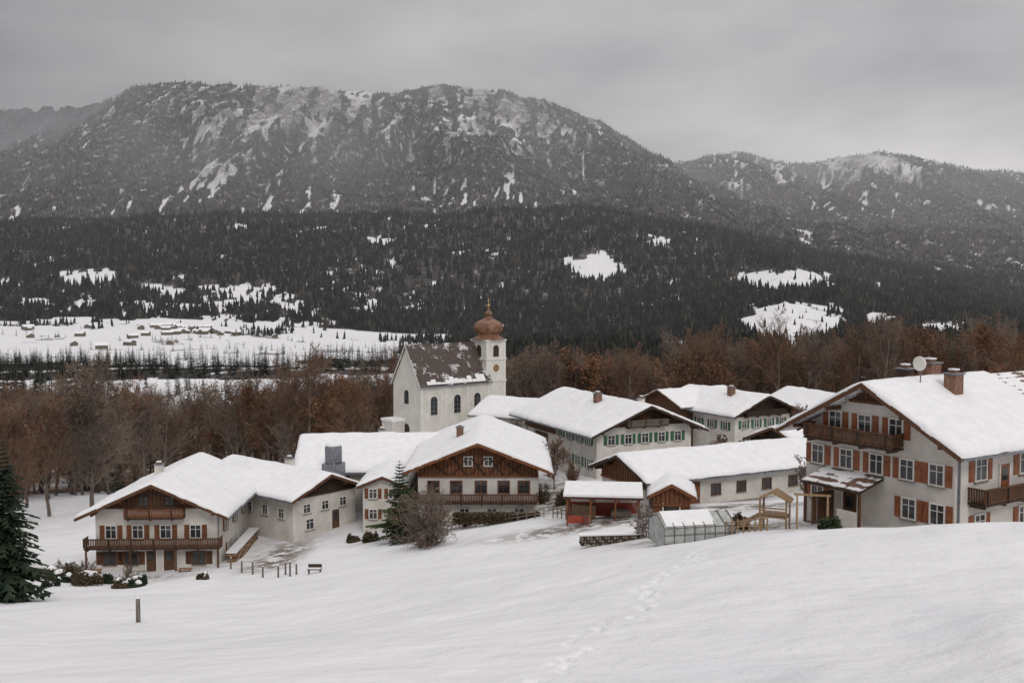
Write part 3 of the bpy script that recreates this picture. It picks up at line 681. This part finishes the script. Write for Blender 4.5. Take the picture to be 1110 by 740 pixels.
for u in np.arange(0.3,13.8,.9):
    k_=random.uniform(.25,1.5); t=h.t; c=h.W/2+.3-k_/2*.55
    if random.random()<.8: h.box('eave_snow','snow',(c,u+.45,h.rh-t*c+.09),(k_*1.0,.86,.10),(0,math.radians(57),0))
h.box('cornice','frame',(h.W/2+.1,7,9.0),(.3,14,.35)); arch(h,'F',0,6,1.2,2.2,'glass',.04,.01); arch(h,'F',0,0,1.6,2.8,'woodd',.06,.01)
h.box('porch_walls','plaster2',(-2,-1.2,1),(3.0,2.4,4.5)); h.box('porch_roof_snow','snow',(-2,-1.2,3.4),(3.3,2.7,.4))
T=(1.4,15.6)
h.box('tower','plaster2',(T[0],T[1],6.4),(4.0,4.0,18.8))
for zc_ in(9.0,12.6,15.7): h.box('tower_cornice','frame',(T[0],T[1],zc_),(4.35,4.35,.25))
for sx,sy in((1,1),(1,-1),(-1,1),(-1,-1)): h.box('tower_pilasters','frame',(T[0]+sx*1.85,T[1]+sy*1.85,7),(.42,.42,16.8))
def arch2(cx,cy,w,z,hh,ax,mt,th):
    poly=[(-w/2,z),(w/2,z)]+[(w/2*math.cos(a),z+hh-w/2+w/2*math.sin(a)) for a in np.linspace(0,math.pi,9)]
    if ax=='x': h.extr('belfry_openings',mt,[(p[0]+cy,p[1]) for p in poly],cx,cx+th,'x')
    else: h.extr('belfry_openings',mt,[(p[0]+cx,p[1]) for p in poly],cy-th,cy,'y')
arch2(T[0]+2.0,T[1],1.15,13.0,1.9,'x','woodd',.06); arch2(T[0],T[1]-2.0,1.15,13.0,1.9,'y','woodd',.06); arch2(T[0]-2.06,T[1],1.15,13.0,1.9,'x','woodd',.06)
def disc(c,r,ax,mt,th):
    poly=[(r*math.cos(a),r*math.sin(a)) for a in np.linspace(0,2*math.pi,20,endpoint=False)]
    if ax=='x': h.extr('clock_face',mt,[(p[0]+c[1],p[1]+c[2]) for p in poly],c[0],c[0]+th,'x')
    else: h.extr('clock_face',mt,[(p[0]+c[0],p[1]+c[2]) for p in poly],c[1]-th,c[1],'y')
disc((T[0]+2.0,T[1],11.1),.6,'x','copper',.05);disc((T[0],T[1]-2.0,11.1),.6,'y','copper',.05)
h.lathe('onion_dome','copper',[(2.8,0),(2.65,.2),(2.0,.5),(1.75,.75),(2.0,1.05),(2.4,1.5),(2.52,2.0),(2.3,2.6),(1.7,3.05),(1.0,3.35),(.62,3.6),(.55,4.1),(.75,4.2),(.6,4.45),(.25,4.8),(.1,5.3),(.05,5.6)],(T[0],T[1],15.8),16)
h.lathe('finial_ball','gold',[(.02,0),(.22,.18),(.22,.3),(.02,.48)],(T[0],T[1],21.2),10)
h.box('cross','gold',(T[0],T[1],22.1),(.08,.08,1.1)); h.box('cross','gold',(T[0],T[1],22.25),(.5,.09,.08)); h.finish()
# ------------------------------------------------------------ small things
def post(px,py,d,hh,r=.1,cap=True):
    x_,y_,z_=G(px,d); b=B('wooden_post',(x_,y_,z_),0); b.lathe('post','woodg',[(r,-.3),(r*.95,hh*.5),(r*.9,hh-.03),(r*.7,hh)],(0,0,0),9)
    if cap: b.lathe('snow_cap','snow',[(r*.85,hh),(r*.8,hh+.05),(r*.3,hh+.09)],(0,0,0),9)
    b.finish()
post(143,0,55,1.35,.13)
for px,d in((281,88),(298,87),(306,88),(311,87),(318,87.5),(270,90),(258,94),(246,97)): post(px,0,d,random.uniform(.8,1.3),.09)
b=B('garden_bench',G(338,86),0); b.box('seat','woodd',(0,0,.35),(1.2,.4,.08)); b.box('back','woodd',(0,.2,.6),(1.2,.06,.3)); 
for u in(-.5,.5): b.box('legs','woodd',(u,0,.15),(.08,.35,.4))
b.box('snow','snow',(0,-.02,.43),(1.1,.3,.08)); b.finish()
def leafclump(name,px,d,w,l,hh,mt,nn,snow=True,rz=0,sz=1.0):
    x_,y_,z_=G(px,d); V=[];Fc=[]; lob=[(random.uniform(-.3,.3)*w,random.uniform(-.3,.3)*l,random.uniform(.35,.6),random.uniform(.6,1.05)) for _ in range(5)]
    for i in range(nn):
        u=Vector((random.gauss(0,1),random.gauss(0,1),abs(random.gauss(0,1)))).normalized()*random.uniform(.45,1.08)
        if w/l>2.5: c=Vector((random.uniform(-w/2,w/2),random.uniform(-l/2,l/2),random.uniform(0,hh)*random.uniform(.85,1.05)))
        else:
            q=lob[i%5]; c=Vector((q[0]+u.x*w*.5*q[2],q[1]+u.y*l*.5*q[2],u.z*hh*q[3]))
        a=Vector((random.gauss(0,1),random.gauss(0,1),random.gauss(0,1))).normalized()*.08*sz; b2=a.orthogonal().normalized()*.05*sz; o=len(V)
        V+=[c-a-b2,c+a-b2,c+a+b2,c-a+b2]; Fc.append((o,o+1,o+2,o+3))
    e=bpy.data.objects.new(name,None); bpy.context.collection.objects.link(e); e.location=(x_,y_,z_); e.rotation_euler=(0,0,rz)
    obj('foliage',V,Fc,mt,e,recalc=False)
    if snow:
        V=[];Fc=[]; n_=12
        for q in lob[:3]:
            o=len(V); r0=w*.5*q[2]*.55; ox,oy=random.uniform(-.1,.1)*w,random.uniform(0,.15)*w
            for r,zz_ in [(1,-.2),(.9,-.04),(.6,.06),(.15,.1)]:
                for i in range(n_):
                    a=6.283*i/n_; j=random.uniform(.65,1.25); V.append((ox+q[0]+math.cos(a)*r*r0*j,oy+q[1]+math.sin(a)*r*r0*j,hh*q[3]+zz_))
            for j in range(3):
                for i in range(n_): Fc.append([o+j*n_+i,o+j*n_+(i+1)%n_,o+(j+1)*n_+(i+1)%n_,o+(j+1)*n_+i])
            Fc.append([o+3*n_+i for i in range(n_)])
        obj('snow_cap',V,Fc,'snow',e,True)
leafclump('hedge',538,101,9,1.0,1.2,'hedge',5000,False)
for px,d,w,hh in((56,92,3.0,1.3),(72,91,2.2,.9),(88,90,3.0,1.4),(64,95,2.8,1.6),(124,89,2.1,.9),(138,89,2.4,.8),(215,90,1.2,.6),(108,92,1.8,1.0),(150,91,1.4,.9),(48,88,1.6,.7)): leafclump('snowy_shrub',px,d,w,w*.9,hh,'hedge' if px%3 else 'needle',1700)
for i,(px,d) in enumerate(((60,93),(95,92),(130,90),(80,93))): put(bare('bare_bush',80+i,2.6,'twigg',0,stems=5,link=True,minr=.014),px,d)
for px,d,w,hh in((590,112,2,2.2),(640,102,1.8,1.6),(505,104,1.5,1.2),(905,62,1.4,.9),(400,104,1.8,1.1),(380,106,1.6,1),(612,108,2.4,1.8),(806,74,1.3,1.2)): leafclump('garden_shrub',px,d,w,w*.9,hh,'needle2' if px%2 else 'hedge',1200,False)
x_,y_,z_=G(665,76); b=B('log_pile',(x_,y_,z_-.1),-6)
for i in range(22):
    for k in range(3):
        r=random.uniform(.1,.14); n_=7; V=[(-2.4+i*.23+r*math.cos(6.283*q/n_),yy+random.uniform(-.04,.04),.12+k*.23+r*math.sin(6.283*q/n_)) for yy in(-.45,.45) for q in range(n_)]
        b.add('logs','woodg' if (i+k)%3 else 'woodd',V,[[q,(q+1)%n_,n_+(q+1)%n_,n_+q] for q in range(n_)]+[list(range(n_)),list(range(n_,2*n_))])
b.box('snow_top','snow',(0,.1,.78),(5.2,.7,.1)); b.finish()
b=B('garden_greenhouse',(*G(752,69)[:2],G(752,69)[2]-.1),-12)
W_,L_,e_,r_=5.2,3.0,1.45,2.1
b.extr('panes','poly',[(-L_/2,0),(L_/2,0),(L_/2,e_),(0,r_),(-L_/2,e_)],-W_/2,W_/2,'x')
for i in range(8):
    u=-W_/2+i*W_/7
    for sy in(-1,1):
        b.box('frame_bars','woodg',(u,sy*(L_/2+.03),e_/2),(.06,.05,e_)); b.beam('frame_bars','woodg',(u,sy*(L_/2),e_+.05),(u,0,r_+.05),.06)
for zz_ in(.35,.95,e_): b.box('frame_rails','woodg',(0,-L_/2-.055,zz_),(W_,.05,.05))
b.extr('roof_snow','snow',[(-L_/2+.1,e_+.09),(0,r_+.06),(L_/2-.1,e_+.09),(0,r_+.2)],-W_/2+.2,W_/2-1.4,'x'); b.finish()
b=B('wooden_swing',(*G(884,67)[:2],G(884,67)[2]),15)
for u in(-1,1):
    b.beam('frame','woodt',(u,-.9,0),(u,0,2.3),.12); b.beam('frame','woodt',(u,.9,0),(u,0,2.3),.12)
b.beam('top_bar','woodt',(-1.2,0,2.3),(1.2,0,2.3),.13)
for u in(-.3,.3): b.beam('ropes','metal',(u,0,2.25),(u,0,.5),.03)
b.box('seat','woodd',(0,0,.48),(.75,.25,.05)); b.finish()
b=B('play_tower',(*G(843,69)[:2],G(843,69)[2]),25)
for sx in(-.9,.9):
    for sy in(-.7,.7): b.box('posts','woodt',(sx,sy,1.1),(.12,.12,2.4))
b.box('platform','woodt',(0,0,1.0),(1.9,1.5,.1)); b.extr('roof','woodt',[(-1.2,2.1),(0,2.8),(1.2,2.1),(0,2.7)],-.9,.9)
for k in range(3): b.box('rails','woodt',(0,-.75,1.25+.2*k),(1.8,.04,.1)); 
b.beam('ramp','woodt',(-1,0,1.0),(-2.4,0,.1),.3); b.finish()
def fence(name,p0,p1,hh,k,mt='woodg'):
    a=np.array(G(*p0));c=np.array(G(*p1)); b=B(name,tuple(a),0); pr=None
    for i in range(k+1):
        q=a+(c-a)*i/k; zq=gz(q[0],q[1]); l=Vector((q[0]-a[0],q[1]-a[1],zq-a[2]))
        b.box('posts',mt,l+Vector((0,0,hh/2-.1)),(.1,.1,hh+.2))
        if pr is not None:
            for f in(.45,.85): b.beam('rails',mt,pr+Vector((0,0,hh*f)),l+Vector((0,0,hh*f)),.07)
        pr=l
    b.finish()
fence('garden_fence',(790,68),(835,66),1.0,7,'woodt'); fence('garden_fence',(480,104),(590,99),.9,12); fence('garden_fence',(600,96),(640,87),1.0,8,'woodg')
# distant village
V=[];Fc=[];VS=[];FS=[]
for i in range(44):
    px=rng.normal(205,34) if i<32 else rng.uniform(20,400); d=rng.normal(1960,75) if i<32 else rng.uniform(1450,2050); x_,y_=(px-555)/F*d,d; z_=gz(x_,y_); a=rng.uniform(0,3.14); w,l,e_=rng.uniform(9,13),rng.uniform(13,22),rng.uniform(4.5,6.5)
    ca,sa=math.cos(a),math.sin(a)
    def tr(u,v,zq): return (x_+u*ca-v*sa,y_+u*sa+v*ca,z_+zq)
    o=len(V); V+=[tr(u,v,zq) for v in(-l/2,l/2) for u,zq in((-w/2,-2),(w/2,-2),(w/2,e_),(0,e_+3),(-w/2,e_))]
    Fc+=[[o,o+1,o+2,o+3,o+4],[o+9,o+8,o+7,o+6,o+5],[o,o+5,o+6,o+1],[o+1,o+6,o+7,o+2],[o+4,o+9,o+5,o]]
    o=len(VS); VS+=[tr(u,v,zq) for v in(-l/2-1,l/2+1) for u,zq in((-w/2-1,e_-.3),(0,e_+3.8),(w/2+1,e_-.3),(0,e_+3.1))]; FS+=[[o,o+1,o+5,o+4],[o+1,o+2,o+6,o+5],[o,o+3,o+1],[o+1,o+3,o+2],[o,o+4,o+7,o+3],[o+3,o+7,o+6,o+2]]
e=bpy.data.objects.new('distant_village',None); bpy.context.collection.objects.link(e)
obj('walls',V,Fc,'woodg',e); obj('roofs',VS,FS,'snow',e)
# ------------------------------------------------------------ world, sun, camera
w=bpy.data.worlds.new("World"); bpy.context.scene.world=w; w.use_nodes=True; nt=w.node_tree; bg=nt.nodes['Background']
sky=nd(nt,'ShaderNodeTexSky',sky_type='NISHITA'); sky.sun_disc=False; sky.sun_elevation=math.radians(38); sky.sun_rotation=math.radians(160)
tc=nd(nt,'ShaderNodeTexCoord'); sp_=nd(nt,'ShaderNodeSeparateXYZ'); nt.links.new(tc.outputs['Generated'],sp_.inputs[0])
mp=nd(nt,'ShaderNodeMapping'); mp.inputs['Scale'].default_value=(1.2,1.2,3.4); mp.inputs['Rotation'].default_value=(0,.3,0); nt.links.new(tc.outputs['Generated'],mp.inputs[0])
cl=noise(nt,2.1,4,mp.outputs[0],.5)
c1=ramp(nt,cl,[(.3,(3.7,3.57,3.64)),(.66,(6.3,6.05,6.0))])
gx=mrange(nt,sp_.outputs['X'],-.5,.42,.62,1.13)
vm=nd(nt,'ShaderNodeVectorMath',operation='SCALE'); nt.links.new(c1,vm.inputs[0]); nt.links.new(gx,vm.inputs['Scale'])
up=mrange(nt,sp_.outputs['Z'],.36,.85,0,1)
c2=mixc(nt,up,vm.outputs[0],(10.6,10.4,10.5))
fin=mixc(nt,.06,c2,sky.outputs[0])
nt.links.new(fin,bg.inputs[0]); bg.inputs[1].default_value=.1
ld=bpy.data.lights.new('sun','SUN'); ld.energy=.9; ld.angle=math.radians(20); ld.color=(1,.95,.9); lo=bpy.data.objects.new('sun',ld); bpy.context.collection.objects.link(lo)
az=math.radians(160); el=math.radians(38); dv=Vector((math.sin(az)*math.cos(el),math.cos(az)*math.cos(el),math.sin(el)))
lo.rotation_euler=dv.to_track_quat('Z','Y').to_euler()
cd=bpy.data.cameras.new('camera'); cd.lens=35; cd.sensor_width=36; cd.clip_end=30000; cd.clip_start=.5
co=bpy.data.objects.new('camera',cd); bpy.context.collection.objects.link(co); co.rotation_euler=(math.pi/2-TH,0,0); bpy.context.scene.camera=co
sc=bpy.context.scene; sc.view_settings.view_transform='Standard'; sc.view_settings.look='None'; sc.view_settings.exposure=0
print('done')
